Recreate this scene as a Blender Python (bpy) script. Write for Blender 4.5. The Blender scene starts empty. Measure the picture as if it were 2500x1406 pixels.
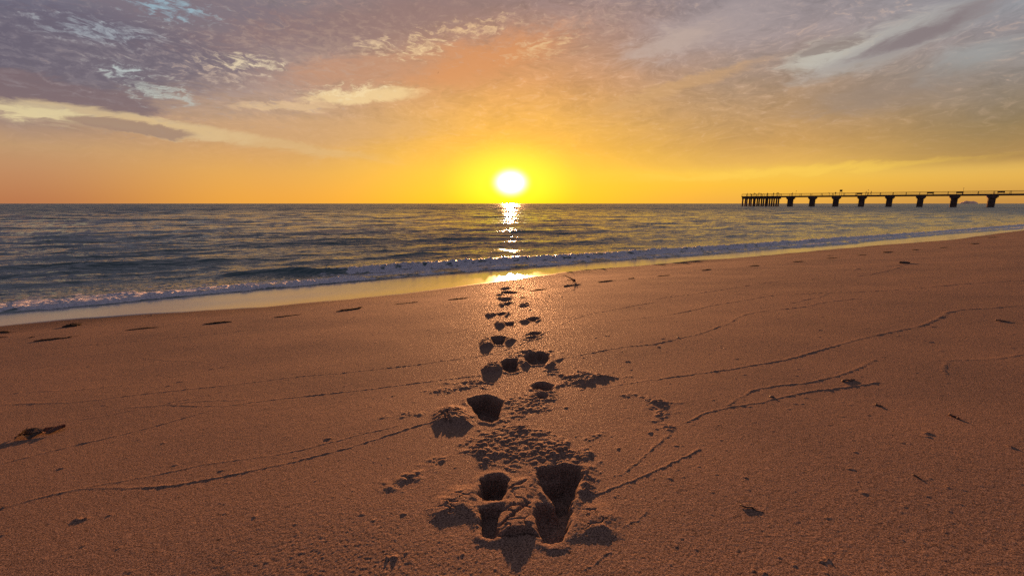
import bpy, bmesh, math, random
import numpy as np
from mathutils import Vector, Matrix
R = math.radians
sc = bpy.context.scene
COL = sc.collection

# ------------------------------------------------------------------ camera
F, CX, CY, PITCH, CAMZ = 1070.0, 1250.0, 703.0, math.atan(206/1070.0), 1.5
cam = bpy.data.cameras.new("camera"); cam.sensor_width = 36; cam.lens = 36*F/2500
cam.clip_start = .05; cam.clip_end = 40000
co = bpy.data.objects.new("camera", cam); COL.objects.link(co)
co.location = (0, 0, CAMZ); co.rotation_euler = (math.pi/2 - PITCH, 0, 0)
sc.camera = co
def ray(x, y):
    """direction of a point of the photograph (2500 x 1406), used to survey the place"""
    u, v = (x-CX)/F, (CY-y)/F
    return np.array([u, math.cos(PITCH)+v*math.sin(PITCH), -math.sin(PITCH)+v*math.cos(PITCH)])
def azel(x, y):
    d = ray(x, y); return math.degrees(math.atan2(d[0], d[1])), math.degrees(math.atan2(d[2], math.hypot(d[0], d[1])))

# ------------------------------------------------------------------ light and exposure
EXPO = 1.5
SUN_AZ, SUN_EL = azel(1247, 447)
sc.view_settings.view_transform = 'Standard'; sc.view_settings.look = 'None'
sc.view_settings.exposure = EXPO; sc.view_settings.gamma = 1
sc.view_settings.use_curve_mapping = False
sc.cycles.use_denoising = False
sl = bpy.data.lights.new("sun", 'SUN'); sl.energy = 4.5; sl.angle = R(.9); sl.color = (1, .43, .17)
so = bpy.data.objects.new("sun", sl); COL.objects.link(so)
sdir = Vector((math.sin(R(SUN_AZ))*math.cos(R(SUN_EL)), math.cos(R(SUN_AZ))*math.cos(R(SUN_EL)), math.sin(R(SUN_EL))))
so.rotation_euler = sdir.to_track_quat('Z', 'Y').to_euler()

def lin(c):
    return tuple((v/255/12.92 if v/255 <= .04045 else ((v/255+.055)/1.055)**2.4) for v in c)
def skyc(c): return tuple(v/2**EXPO for v in lin(c)) + (1,)

# ------------------------------------------------------------------ world: evening sky
W = bpy.data.worlds.new("World"); sc.world = W; W.use_nodes = True
nt = W.node_tree; nt.nodes.clear()
class NB:
    def __init__(s, nt): s.nt = nt
    def n(s, t, ins=None, **kw):
        nd = s.nt.nodes.new(t)
        for k, v in kw.items(): setattr(nd, k, v)
        for k, v in (ins or {}).items():
            if isinstance(v, bpy.types.NodeSocket): s.nt.links.new(v, nd.inputs[k])
            else: nd.inputs[k].default_value = v
        return nd
    def m(s, op, a, b=0.0, c=0.0, clamp=False):
        return s.n('ShaderNodeMath', {0: a, 1: b, 2: c}, operation=op, use_clamp=clamp).outputs[0]
    def vm(s, op, a, b=(0,0,0)):
        return s.n('ShaderNodeVectorMath', {0: a, 1: b}, operation=op).outputs[0]
    def mr(s, v, a, b, c=0.0, d=1.0, smooth=True):
        return s.n('ShaderNodeMapRange', {'Value': v, 'From Min': a, 'From Max': b, 'To Min': c, 'To Max': d},
                   interpolation_type='SMOOTHSTEP' if smooth else 'LINEAR', clamp=True).outputs[0]
    def mix(s, f, a, b, bt='MIX'):
        nd = s.n('ShaderNodeMix', data_type='RGBA', blend_type=bt)
        for i, v in ((0, f), (6, a), (7, b)):
            if isinstance(v, bpy.types.NodeSocket): s.nt.links.new(v, nd.inputs[i])
            else: nd.inputs[i].default_value = v
        return nd.outputs[2]
    def noise(s, vec, scale, detail=4, rough=.5, dist=0.0, out=0):
        return s.n('ShaderNodeTexNoise', {'Vector': vec, 'Scale': scale, 'Detail': detail, 'Roughness': rough, 'Distortion': dist}).outputs[out]
    def ramp(s, f, stops, interp='LINEAR'):
        nd = s.n('ShaderNodeValToRGB', {0: f}); cr = nd.color_ramp; cr.interpolation = interp
        while len(cr.elements) > 1: cr.elements.remove(cr.elements[-1])
        cr.elements[0].position, cr.elements[0].color = stops[0]
        for p, c in stops[1:]:
            e = cr.elements.new(p); e.color = c
        return nd.outputs[0]
b = NB(nt)
gen = b.n('ShaderNodeTexCoord').outputs['Generated']
sep = b.n('ShaderNodeSeparateXYZ', {0: gen})
az = b.m('MULTIPLY', b.m('ARCTAN2', sep.outputs[0], sep.outputs[1]), 57.29578)
el = b.m('MULTIPLY', b.m('ARCSINE', sep.outputs[2]), 57.29578)
AE = b.n('ShaderNodeCombineXYZ', {0: az, 1: el, 2: 0.0}).outputs[0]
# streaky cloud noise: stretched sideways, more so near the horizon
str1 = b.n('ShaderNodeMapping', {'Vector': AE, 'Rotation': (0, 0, R(-6)), 'Scale': (.045, .16, 1)}).outputs[0]
n1 = b.noise(str1, 1.0, 6, .55, .3, out=1)
warp = b.vm('MULTIPLY', b.vm('SUBTRACT', n1, (.5, .5, .5)), (16, 5, 0))
AEw = b.vm('ADD', AE, warp)
str2 = b.n('ShaderNodeMapping', {'Vector': AEw, 'Scale': (.22, .55, 1)}).outputs[0]
n2c = b.n('ShaderNodeTexNoise', {'Vector': str2, 'Scale': 1.0, 'Detail': 8, 'Roughness': .62, 'Distortion': .5})
n4 = b.noise(b.n('ShaderNodeMapping', {'Vector': AEw, 'Rotation': (0, 0, R(5)), 'Scale': (.75, 2.1, 1)}).outputs[0], 1.0, 8, .68, .8)
n2 = n2c.outputs[0]
nE = b.m('MULTIPLY_ADD', n4, .5, b.m('MULTIPLY', n2, .5))
warp2 = b.vm('MULTIPLY', b.vm('SUBTRACT', n2c.outputs[1], (.5, .5, .5)), (5, 2.2, 0))
AEf = b.vm('ADD', AE, warp2)
elw = b.n('ShaderNodeSeparateXYZ', {0: b.vm('ADD', AE, b.vm('MULTIPLY', warp2, (.9, .9, 0)))}).outputs[1]
elw = b.m('MULTIPLY_ADD', b.m('SUBTRACT', elw, el), b.mr(el, 1, 9), el)
ELMAX = 90.0
COLS = [
 (0,    [(490,(188,122,82)),(420,(192,136,98)),(350,(192,150,112)),(285,(160,132,122)),(200,(126,110,118)),(100,(116,106,120)),(0,(116,116,136))]),
 (620,  [(490,(236,166,72)),(420,(226,166,88)),(350,(206,157,108)),(280,(190,155,130)),(200,(172,144,136)),(100,(142,125,131)),(0,(130,119,127))]),
 (1247, [(490,(250,190,40)),(420,(250,195,40)),(350,(238,176,60)),(280,(226,164,84)),(200,(212,148,96)),(100,(184,135,112)),(0,(150,123,122))]),
 (1870, [(490,(238,176,74)),(450,(246,190,66)),(420,(246,198,80)),(396,(226,174,86)),(350,(204,154,88)),(280,(186,145,102)),(200,(164,136,116)),(100,(160,143,142)),(0,(142,134,142))]),
 (2500, [(490,(200,145,72)),(430,(232,180,82)),(408,(226,180,90)),(384,(178,138,80)),(300,(146,121,86)),(200,(142,128,118)),(120,(152,146,146)),(60,(146,138,142)),(0,(150,150,156))]),
]
ZEN = (108,112,142)
prev = None; aprev = None
for x, stops in COLS:
    a0 = azel(x, 480)[0]
    st = [(max(0, azel(x, y)[1])/ELMAX, skyc(c)) for y, c in stops] + [(.42, skyc((122,118,132))), (1, skyc(ZEN))]
    fac = b.m('DIVIDE', elw, ELMAX)
    c = b.ramp(fac, st, 'LINEAR')
    prev = c if prev is None else b.mix(b.mr(az, aprev, a0), prev, c)
    aprev = a0
# away from the sun the sky turns to dull blue grey
back = b.ramp(b.m('DIVIDE', el, ELMAX), [(0, skyc((128,114,130))), (.25, skyc((116,114,140))), (1, skyc(ZEN))])
prev = b.mix(b.mr(b.m('ABSOLUTE', az), 60, 110), prev, back)
# soft overall cloud texture
tex = b.mr(nE, .32, .68, .74, 1.24, False)
texf = b.mr(el, 2, 12)
prev = b.mix(b.m('MULTIPLY', b.mr(n4, .52, .72), b.m('MULTIPLY', texf, .35)), prev, skyc((214,178,150)))
prev = b.mix(texf, prev, b.mix(1.0, prev, b.n('ShaderNodeCombineColor', {0: tex, 1: tex, 2: tex}).outputs[0], 'MULTIPLY'))
def feature(prev, x, y, wx, wy, rot, col, strength=1.0, soft=.5, amt=.6, vec=None, nz=None):
    a, e = azel(x, y)
    a2, e2 = azel(x+wx, y); a3, e3 = azel(x, y-wy)
    mp = b.n('ShaderNodeMapping', {'Vector': vec or AEf, 'Location': (a, e, 0), 'Rotation': (0, 0, R(rot)), 'Scale': (abs(a2-a), abs(e3-e), 1)}, vector_type='TEXTURE').outputs[0]
    g = b.n('ShaderNodeTexGradient', {0: mp}, gradient_type='SPHERICAL').outputs[1]
    v = b.m('MULTIPLY_ADD', b.m('SUBTRACT', nz or nE, .5), amt, g)
    v = b.m('MULTIPLY', v, b.mr(g, 0, .12))
    return b.mix(b.mr(v, .08, .08+soft, 0, strength), prev, skyc(col))
for f in [
 # x, y, half width, half height, tilt, colour, strength, softness, noise
 (180, 120, 640, 190, 6, (100,91,110), .9, .5, .7),
 (120, 235, 330, 60, -2, (122,100,108), .9, .2, .3),
 (560, 40, 460, 90, 0, (124,110,122), .7, .5, .6),
 (900, 60, 520, 90, 12, (142,112,112), .75, .6, .8),
 (1180, 150, 330, 85, 14, (212,140,92), .9, .6, .6),
 (900, 170, 300, 60, 10, (196,142,112), .7, .5, .6),
 (760, 320, 480, 50, 4, (206,160,116), .5, .5, .5),
 (300, 300, 420, 34, -3, (226,202,158), .65, .35, .4),
 (190, 290, 300, 16, -2, (240,222,168), .5, .3, .3),
 (600, 340, 460, 24, -6, (216,180,130), .6, .5, .4),
 (310, 311, 200, 22, -2, (158,126,112), .9, .25, .4),
 (900, 236, 180, 26, 6, (246,216,160), .75, .4, .6),
 (700, 262, 170, 16, 4, (236,200,152), .55, .4, .6),
 (1750, 60, 400, 110, 10, (172,156,156), .7, .6, .5),
 (1640, 105, 190, 50, 10, (190,168,158), .7, .6, .6),
 (2150, 110, 380, 70, 14, (176,172,168), .85, .5, .4),
 (2000, 135, 150, 45, 10, (196,192,180), .7, .5, .5),
 (2360, 150, 200, 60, 14, (158,160,160), .7, .6, .4),
 (2260, 76, 330, 40, 17, (130,115,119), .9, .6, .55),
 (2020, 118, 110, 24, 10, (140,124,120), .8, .25, .5),
 (1650, 215, 320, 26, 12, (206,160,110), .55, .5, .7),
 (1900, 420, 820, 15, 2, (252,206,84), .6, .6, .25),
 (2150, 225, 420, 70, 6, (144,126,116), .6, .6, .4),
]:
    prev = feature(prev, f[0], f[1], f[2], f[3], f[4], f[5], f[6], f[7]*1.25, f[8]*2.2)
# broken gaps of brighter sky
str3 = b.n('ShaderNodeMapping', {'Vector': AEf, 'Rotation': (0, 0, R(8)), 'Scale': (.85, 2.3, 1), 'Location': (3.1, 1.7, 0)}).outputs[0]
n3 = b.noise(str3, 1.0, 7, .62, .15)
for f in [
 (300, 150, 760, 230, 0, (158,146,152), .36), (800, 120, 640, 190, 8, (194,162,142), .34), (1400, 60, 560, 130, 10, (198,168,152), .3), (250, 130, 500, 150, 0, (106,96,110), -.3),
 (420, 25, 190, 60, 0, (150,180,195), .9), (250, 80, 260, 60, 4, (166,176,186), .7), (310, 172, 120, 40, 0, (186,196,196), .9),
 (400, 225, 150, 50, -4, (190,196,188), .9), (600, 155, 150, 36, 4, (236,216,180), .9), (560, 190, 200, 40, 0, (206,180,160), .7),
 (1030, 120, 130, 50, 10, (244,210,160), .95), (920, 115, 110, 40, 8, (232,200,160), .8), (1150, 66, 200, 40, 6, (236,196,150), .85),
 (1320, 120, 160, 50, 10, (232,190,140), .8), (860, 222, 170, 36, 8, (250,226,178), .9), (2100, 100, 150, 40, 10, (190,180,168), .7),
]:
    prev = feature(prev, f[0], f[1], f[2], f[3], f[4], f[5], abs(f[6]), .95, 3.4, None, b.m('SUBTRACT', n3, .10) if f[6] > 0 else b.m('SUBTRACT', .92, n3))
# glare around the low sun
sx = b.m('DIVIDE', b.m('SUBTRACT', az, SUN_AZ), 2.6)
sy = b.m('DIVIDE', b.m('SUBTRACT', el, SUN_EL+.05), 1.95)
q = b.m('SQRT', b.m('ADD', b.m('MULTIPLY', sx, sx), b.m('MULTIPLY', sy, sy)))
sxw = b.m('MULTIPLY', sx, .8)
qw = b.m('SQRT', b.m('ADD', b.m('MULTIPLY', sxw, sxw), b.m('MULTIPLY', sy, sy)))
prev = b.mix(b.m('MULTIPLY', b.m('EXPONENT', b.m('MULTIPLY', qw, -.36)), .8), prev, skyc((255,190,24)))
prev = b.mix(b.mr(qw, 3.0, .6), prev, skyc((255,238,36)))
prev = b.mix(b.m('POWER', b.mr(q, 1.3, .2), 2.4), prev, (1.5, 1.4, 1.0, 1))
bg = b.n('ShaderNodeBackground', {'Color': prev, 'Strength': .93})
nish = b.n('ShaderNodeTexSky', sky_type='NISHITA', sun_disc=False, sun_elevation=R(SUN_EL), sun_rotation=R(SUN_AZ))
bg2 = b.n('ShaderNodeBackground', {'Color': nish.outputs[0], 'Strength': .05*.1})
add = b.n('ShaderNodeAddShader', {0: bg.outputs[0], 1: bg2.outputs[0]})
b.n('ShaderNodeOutputWorld', {0: add.outputs[0]})

# ------------------------------------------------------------------ the lie of the beach
SL, Y0, KX, NRM = .0915, 9.6, .58, math.sqrt(1+.58**2)      # slope of the sand, and the straight waterline y = Y0 + KX x
def at_t(x, y): return (y - Y0 - KX*x)/NRM, (x + KX*(y-Y0))/NRM       # seaward distance, distance along the shore
ZC = SL*Y0/NRM
def on_sand(x, y, h=0.0):
    d = ray(x, y); cx, cy = SL*KX/NRM, -SL/NRM
    lam = (CAMZ-ZC-h)/(cx*d[0]+cy*d[1]-d[2]); return np.array([lam*d[0], lam*d[1], CAMZ+lam*d[2]])
def on_level(x, y, z=0.0):
    d = ray(x, y); lam = (z-CAMZ)/d[2]; return np.array([lam*d[0], lam*d[1], z])
def ss(a, b_, x):
    u = np.clip((x-a)/(b_-a), 0, 1); return u*u*(3-2*u)
_pt = np.arange(-40, 8, .01); _ps = np.where(_pt < -2.2, SL, np.where(_pt > 1.2, .08, SL-(SL-.034)*ss(-2.2, -1.0, _pt)+.046*ss(.6, 1.2, _pt)))
_pz = -np.cumsum(_ps)*.01; _pz += SL*2.4 - np.interp(-2.4, _pt, _pz)
def sand_profile(t): return np.interp(t, _pt, _pz)
def curve_at(pts, f):
    q = sorted((at_t(*f(*p)[:2])[::-1] for p in pts)); q = np.array(q)
    return lambda a: np.interp(a, q[:, 0], q[:, 1])
wet_edge = curve_at([(0,795),(160,779),(320,766),(480,755),(640,745),(800,730),(980,713),(1160,690),(1304,673),(1430,658),(1556,648),(1700,634),(1780,629),(1960,613),(2140,597),(2320,584),(2464,565)], lambda x, y: on_sand(x, y, .03))
foam_front = curve_at([(0,768),(160,755),(320,741),(480,725),(640,709),(800,695),(980,681),(1160,666),(1304,655.6),(1520,637.6),(1708,627.5),(1852,614.5),(1960,607),(2068,600.5),(2140,591),(2320,574.5),(2500,562)], lambda x, y: on_level(x, y, .085))
foam_back = curve_at([(0,736),(160,726),(288,715),(416,707),(608,691),(736,684),(860,672),(980,657),(1160,646),(1340,635),(1520,624),(1700,617),(1852,609),(1960,596),(2140,583),(2320,568),(2428,560.5)], lambda x, y: on_level(x, y, .12))
crest = curve_at([(0,715),(350,690),(704,676),(800,678),(980,668),(1160,656),(1340,645),(1520,633),(1700,622),(1852,611),(1960,600),(2140,586),(2320,571),(2428,562)], on_level)
A_OF = lambda x, y: at_t(*on_level(x, y)[:2])[1]
aX = {x: A_OF(x, y) for x, y in ((300,735),(500,715),(700,700),(850,690),(950,683),(1700,628),(2000,605),(2200,585))}

# ------------------------------------------------------------------ numpy noise
def _h(ix, iy, s):
    h = (ix.astype(np.int64)*374761393 + iy.astype(np.int64)*668265263 + s*1274126177) & 0xFFFFFFFF
    h = ((h ^ (h >> 13))*1274126177) & 0xFFFFFFFF
    return (h ^ (h >> 16)) & 0xFFFFFFFF
def perlin(x, y, s=0):
    xi, yi = np.floor(x), np.floor(y); xf, yf = x-xi, y-yi
    def g(dx, dy):
        a = _h(xi+dx, yi+dy, s)*(2*np.pi/4294967296.0)
        return np.cos(a)*(xf-dx) + np.sin(a)*(yf-dy)
    u = xf*xf*xf*(xf*(xf*6-15)+10); v = yf*yf*yf*(yf*(yf*6-15)+10)
    n0 = g(0,0)*(1-u)+g(1,0)*u; n1_ = g(0,1)*(1-u)+g(1,1)*u
    return (n0*(1-v)+n1_*v)*1.5
def worley(x, y, s=0):
    """distance to the nearest point, its random number, and distance to the second"""
    xi, yi = np.floor(x), np.floor(y)
    d1 = np.full(x.shape, 9.0); d2 = d1.copy(); r = np.zeros(x.shape)
    for dx in (-1, 0, 1):
        for dy in (-1, 0, 1):
            h = _h(xi+dx, yi+dy, s); px = xi+dx+(h & 0xFFFF)/65536.0; py = yi+dy+(h >> 16)/65536.0
            d = np.hypot(px-x, py-y); rr = (_h(xi+dx, yi+dy, s+77) & 0xFFFF)/65536.0
            c = d < d1
            d2 = np.where(c, d1, np.minimum(d2, d)); r = np.where(c, rr, r); d1 = np.where(c, d, d1)
    return d1, r, d2

# ------------------------------------------------------------------ object helpers
def tag(o, label=None, cat=None, group=None, kind=None):
    for k, v in (('label', label), ('category', cat), ('group', group), ('kind', kind)):
        if v: o[k] = v
    return o
def empty(name, loc, rz=0.0):
    o = bpy.data.objects.new(name, None); COL.objects.link(o); o.location = loc; o.rotation_euler = (0, 0, rz); return o
def link(name, me, mat, parent=None, smooth=False):
    if mat and not me.materials: me.materials.append(mat)
    if smooth: me.polygons.foreach_set('use_smooth', [True]*len(me.polygons))
    o = bpy.data.objects.new(name, me); COL.objects.link(o)
    if parent: o.parent = parent
    return o
def grid_mesh(name, X, Y, Z, attrs):
    nr, nc = X.shape
    me = bpy.data.meshes.new(name)
    V = np.stack([X, Y, Z], -1).reshape(-1, 3).astype(np.float32)
    i = np.arange(nr*nc).reshape(nr, nc)
    Q = np.stack([i[:-1, :-1], i[:-1, 1:], i[1:, 1:], i[1:, :-1]], -1).reshape(-1, 4).astype(np.int32)
    me.vertices.add(len(V)); me.vertices.foreach_set('co', V.ravel())
    me.loops.add(Q.size); me.loops.foreach_set('vertex_index', Q.ravel())
    me.polygons.add(len(Q)); me.polygons.foreach_set('loop_start', np.arange(0, Q.size, 4, dtype=np.int32))
    me.polygons.foreach_set('use_smooth', np.ones(len(Q), dtype=bool))
    me.update(calc_edges=True)
    for k, v in attrs.items():
        a = me.attributes.new(k, 'FLOAT', 'POINT'); a.data.foreach_set('value', v.ravel().astype(np.float32))
    return me
def steps(*segs):
    out = []
    for lo, hi, st in segs: out += list(np.arange(lo, hi, st))
    return np.array(out + [segs[-1][1]])
def logsteps(*segs):
    out = []
    for lo, hi, st in segs:
        n = max(2, int(math.log(hi/lo)/st)); out += list(np.geomspace(lo, hi, n+1)[:-1])
    return np.array(out + [segs[-1][1]])

# ------------------------------------------------------------------ materials
def mat(name, base, rough=.6, spec=.5, nscale=None, namt=.25, bump=0.0, bscale=40):
    m = bpy.data.materials.new(name); m.use_nodes = True; t = m.node_tree; t.nodes.clear(); k = NB(t)
    p = k.n('ShaderNodeBsdfPrincipled', {'Base Color': base+(1,), 'Roughness': rough, 'Specular IOR Level': spec})
    pos = k.n('ShaderNodeTexCoord').outputs['Object']
    f = k.noise(pos, nscale or 8.0, 4, .6)
    lo, hi = tuple(c*(1-namt) for c in base)+(1,), tuple(min(1, c*(1+namt)) for c in base)+(1,)
    t.links.new(k.mix(k.mr(f, .35, .65), lo, hi), p.inputs['Base Color'])
    if bump:
        bn = k.n('ShaderNodeBump', {'Height': k.noise(pos, bscale, 4, .6), 'Strength': bump, 'Distance': .01})
        t.links.new(bn.outputs[0], p.inputs['Normal'])
    k.n('ShaderNodeOutputMaterial', {0: p.outputs[0]})
    return m
M_WEED = mat('dry_seaweed', (.022, .014, .009), .9, .08, 60, .5, .6, 120)
M_WOOD = mat('weathered_wood', (.075, .045, .028), .65, .4, 50, .4, .5, 150)
M_BARK = mat('red_brown_bark', (.10, .035, .02), .6, .4, 60, .4, .5, 150)
M_LEAF = mat('dead_leaf', (.06, .032, .018), .5, .4, 30, .5, .4, 90)
M_STONE = mat('dark_shell', (.05, .035, .03), .5, .4, 70, .4, .3, 120)
M_STRAW = mat('dry_straw', (.11, .065, .035), .6, .4, 60, .3)
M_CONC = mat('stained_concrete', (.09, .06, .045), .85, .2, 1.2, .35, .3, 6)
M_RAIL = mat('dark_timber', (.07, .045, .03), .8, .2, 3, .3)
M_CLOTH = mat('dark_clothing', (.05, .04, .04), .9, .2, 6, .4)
M_GULL = mat('grey_feathers', (.14, .10, .08), .7, .3, 6, .3)

def sand_material():
    m = bpy.data.materials.new('beach_sand'); m.use_nodes = True; t = m.node_tree; t.nodes.clear(); k = NB(t)
    pos = k.n('ShaderNodeTexCoord').outputs['Object']
    wet = k.n('ShaderNodeAttribute', attribute_name='wet').outputs['Fac']
    damp = k.n('ShaderNodeAttribute', attribute_name='damp').outputs['Fac']
    big = k.noise(pos, .7, 3, .5); mid = k.noise(pos, 9, 4, .6); grain = k.noise(pos, 260, 4, .8)
    c = k.mix(k.mr(big, .3, .7), SAND_C, SAND_B)
    c = k.mix(k.mr(mid, .3, .7, 0, .35), c, SAND_C)
    c = k.mix(k.mr(grain, .36, .64), k.mix(.8, c, (.012,.008,.006,1)), k.mix(.35, c, (.55,.40,.28,1)))
    c = k.mix(damp, c, k.mix(1.0, c, (.72,.66,.60,1), 'MULTIPLY')); c = k.mix(wet, c, (.17,.14,.135,1))
    fl = k.noise(pos, 900, 0, .5)
    rough = k.mr(fl, .66, .76, 1.0, .5)
    rough = k.n('ShaderNodeMix', {0: wet, 2: rough, 3: .2}).outputs[0]
    bh = k.m('ADD', k.m('MULTIPLY', k.noise(pos, 330, 3, .75), 1.3), k.m('MULTIPLY', k.noise(pos, 90, 3, .6), .7))
    bs = k.n('ShaderNodeMix', {0: wet, 2: .9, 3: .02}).outputs[0]
    bn = k.n('ShaderNodeBump', {'Height': bh, 'Strength': bs, 'Distance': .0016})
    p = k.n('ShaderNodeBsdfPrincipled', {'Base Color': c, 'Roughness': rough, 'Normal': bn.outputs[0], 'Coat Weight': k.m('MULTIPLY', wet, .55), 'Coat Roughness': .14, 'Coat IOR': 1.5, 'Specular IOR Level': k.n('ShaderNodeMix', {0: wet, 2: .05, 3: .8}).outputs[0]})
    k.n('ShaderNodeOutputMaterial', {0: p.outputs[0]})
    return m
SAND_A, SAND_B, SAND_C = (.165,.088,.062,1), (.192,.101,.069,1), (.135,.071,.051,1)

# ------------------------------------------------------------------ beach
def ZX(x0, y0, k): return lambda pts: [(x0+x/k, y0+y/k) for x, y in pts]
Z1, Z2, Z3, Z7, Z8 = ZX(900,650,3.569), ZX(900,1000,3.3333), ZX(0,760,4.136), ZX(0,1000,2.778), ZX(1600,560,2.778)
def plan(pts): return np.array([on_sand(*p)[:2] for p in pts])
def sdf(P, x, y):
    """signed distance to a closed outline, positive inside"""
    d = np.full(x.shape, 1e9); ins = np.zeros(x.shape, bool)
    for (ax, ay), (bx, by) in zip(P, np.roll(P, -1, 0)):
        ex, ey = bx-ax, by-ay; wx, wy = x-ax, y-ay
        u = np.clip((wx*ex+wy*ey)/(ex*ex+ey*ey+1e-12), 0, 1)
        d = np.minimum(d, np.hypot(wx-u*ex, wy-u*ey))
        c = ((ay <= y) & (by > y)) | ((by <= y) & (ay > y))
        ins ^= c & (x < ax + (y-ay)/(by-ay+1e-15)*ex)
    return np.where(ins, d, -d)
def pdist(P, x, y):
    d = np.full(x.shape, 1e9)
    for (ax, ay), (bx, by) in zip(P[:-1], P[1:]):
        ex, ey = bx-ax, by-ay; wx, wy = x-ax, y-ay
        u = np.clip((wx*ex+wy*ey)/(ex*ex+ey*ey+1e-12), 0, 1)
        d = np.minimum(d, np.hypot(wx-u*ex, wy-u*ey))
    return d
HOLES = [ # outline, depth, wall width
 (Z2([(905,600),(960,555),(1040,545),(1110,565),(1145,600),(1135,660),(1110,720),(1080,765),(1000,768),(930,765),(895,730),(900,660)]), .075, .016),
 (Z2([(888,830),(960,818),(1060,815),(1095,812),(1070,900),(1050,1000),(1043,1070),(985,1082),(930,1060),(905,970)]), .032, .012),
 (Z2([(1365,505),(1480,480),(1600,470),(1720,490),(1745,560),(1700,650),(1670,740),(1660,830),(1640,930),(1622,1060),(1570,1115),(1500,1128),(1430,1100),(1400,1040),(1370,950),(1352,870),(1360,800),(1440,790),(1510,800),(1450,730),(1400,650),(1380,570)]), .042, .014),
 (Z2([(1395,530),(1600,480),(1735,500),(1690,640),(1650,770),(1520,800),(1440,700)]), .045, .03),
 (Z1([(850,1160),(930,1130),(1030,1115),(1110,1140),(1175,1190),(1150,1270),(1130,1340),(1070,1372),(990,1352),(940,1310),(915,1260),(870,1200)]), .085, .02),
 (Z1([(1420,1040),(1460,1010),(1520,1005),(1610,1035),(1600,1090),(1540,1095),(1490,1075),(1430,1075)]), .05, .02),
 (Z1([(1448,1130),(1510,1105),(1572,1130),(1560,1160),(1480,1167)]), .028, .02),
 (Z1([(1150,830),(1200,803),(1300,803),(1302,860),(1312,910),(1240,927),(1190,908),(1160,880)]), .06, .02),
 (Z1([(1350,790),(1400,760),(1500,745),(1582,770),(1570,820),(1535,855),(1440,860),(1385,845)]), .06, .022),
 (Z1([(1060,618),(1130,610),(1197,615),(1190,652),(1160,687),(1100,682),(1072,655)]), .06, .022),
 (Z1([(1370,602),(1420,574),(1512,580),(1480,607),(1380,609)]), .05, .03),
 (Z1([(1362,627),(1450,612),(1492,622),(1430,642),(1368,638)]), .025, .03),
 (Z1([(1180,490),(1275,488),(1262,522),(1195,527)]), .05, .03),
 (Z1([(1368,457),(1450,440),(1500,456),(1440,484),(1390,478)]), .05, .03),
 (Z1([(1100,412),(1180,398),(1205,415),(1140,436)]), .05, .03),
 (Z1([(1165,327),(1230,315),(1268,325),(1200,349)]), .05, .035),
 (Z1([(1312,332),(1390,320),(1400,335),(1340,345)]), .035, .035),
 (Z1([(1150,222),(1200,210),(1312,225),(1260,243),(1148,238)]), .05, .04),
 (Z1([(1300,276),(1366,269),(1340,288)]), .03, .04),
]
MOUNDS = [ # outline, height, slope width, cracked
 (Z2([(495,835),(560,740),(700,655),(880,645),(892,760),(900,930),(780,900),(600,950),(520,930)]), .022, .05, 1),
 (Z2([(1675,765),(1800,750),(1950,800),(2050,900),(2040,1050),(1900,1078),(1700,1085),(1645,1000)]), .016, .055, 1),
 (Z2([(1740,620),(1800,600),(1825,660),(1780,730),(1700,730)]), .015, .02, 0),
 (Z1([(556,1290),(600,1240),(720,1215),(850,1238),(912,1320),(905,1390),(780,1400),(560,1395)]), .050, .055, 1),
 (Z1([(985,892),(1060,848),(1130,828),(1165,890),(1110,922),(1000,918)]), .038, .03, 1),
 (Z1([(1175,872),(1230,862),(1300,880),(1290,900),(1200,895)]), .02, .02, 0),
 (Z1([(1305,832),(1350,818),(1405,858),(1330,872)]), .022, .02, 0),
 (Z1([(1535,875),(1580,828),(1615,818),(1625,852),(1570,885)]), .024, .02, 0),
 (Z1([(1610,815),(1690,800),(1650,830)]), .012, .02, 0),
 (Z1([(1310,745),(1360,728),(1450,740),(1380,760)]), .016, .025, 0),
 (Z1([(965,662),(1000,633),(1062,638),(1095,690),(1000,705),(972,702)]), .034, .03, 1),
 (Z1([(1190,625),(1288,640),(1250,662),(1188,668)]), .026, .03, 0),
 (Z1([(1095,502),(1130,478),(1182,478),(1192,522),(1110,534)]), .036, .035, 0),
 (Z1([(1305,482),(1350,460),(1405,480),(1330,498)]), .026, .03, 0),
 (Z1([(1450,485),(1490,455),(1505,470),(1470,492)]), .018, .03, 0),
 (Z1([(1012,427),(1060,408),(1112,420),(1050,448)]), .032, .035, 0),
 (Z1([(1190,405),(1246,410),(1210,440),(1183,440)]), .026, .035, 0),
 (Z1([(1130,337),(1165,317),(1185,345),(1150,354)]), .032, .04, 0),
 (Z1([(1290,345),(1340,338),(1420,340),(1340,352)]), .016, .04, 0),
 (Z1([(1112,282),(1150,264),(1264,270),(1250,292),(1150,299)]), .036, .05, 0),
 (Z1([(1095,250),(1150,240),(1200,246),(1140,254)]), .02, .05, 0),
 (Z1([(1140,187),(1180,171),(1246,186),(1200,198),(1150,198)]), .036, .06, 0),
 (Z1([(1295,184),(1330,177),(1362,188),(1330,194)]), .026, .06, 0),
 (Z1([(1740,950),(1830,915),(1960,935),(2130,955),(2080,985),(1980,1000),(1880,1035),(1760,1010)]), .022, .04, 0),
]
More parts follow.
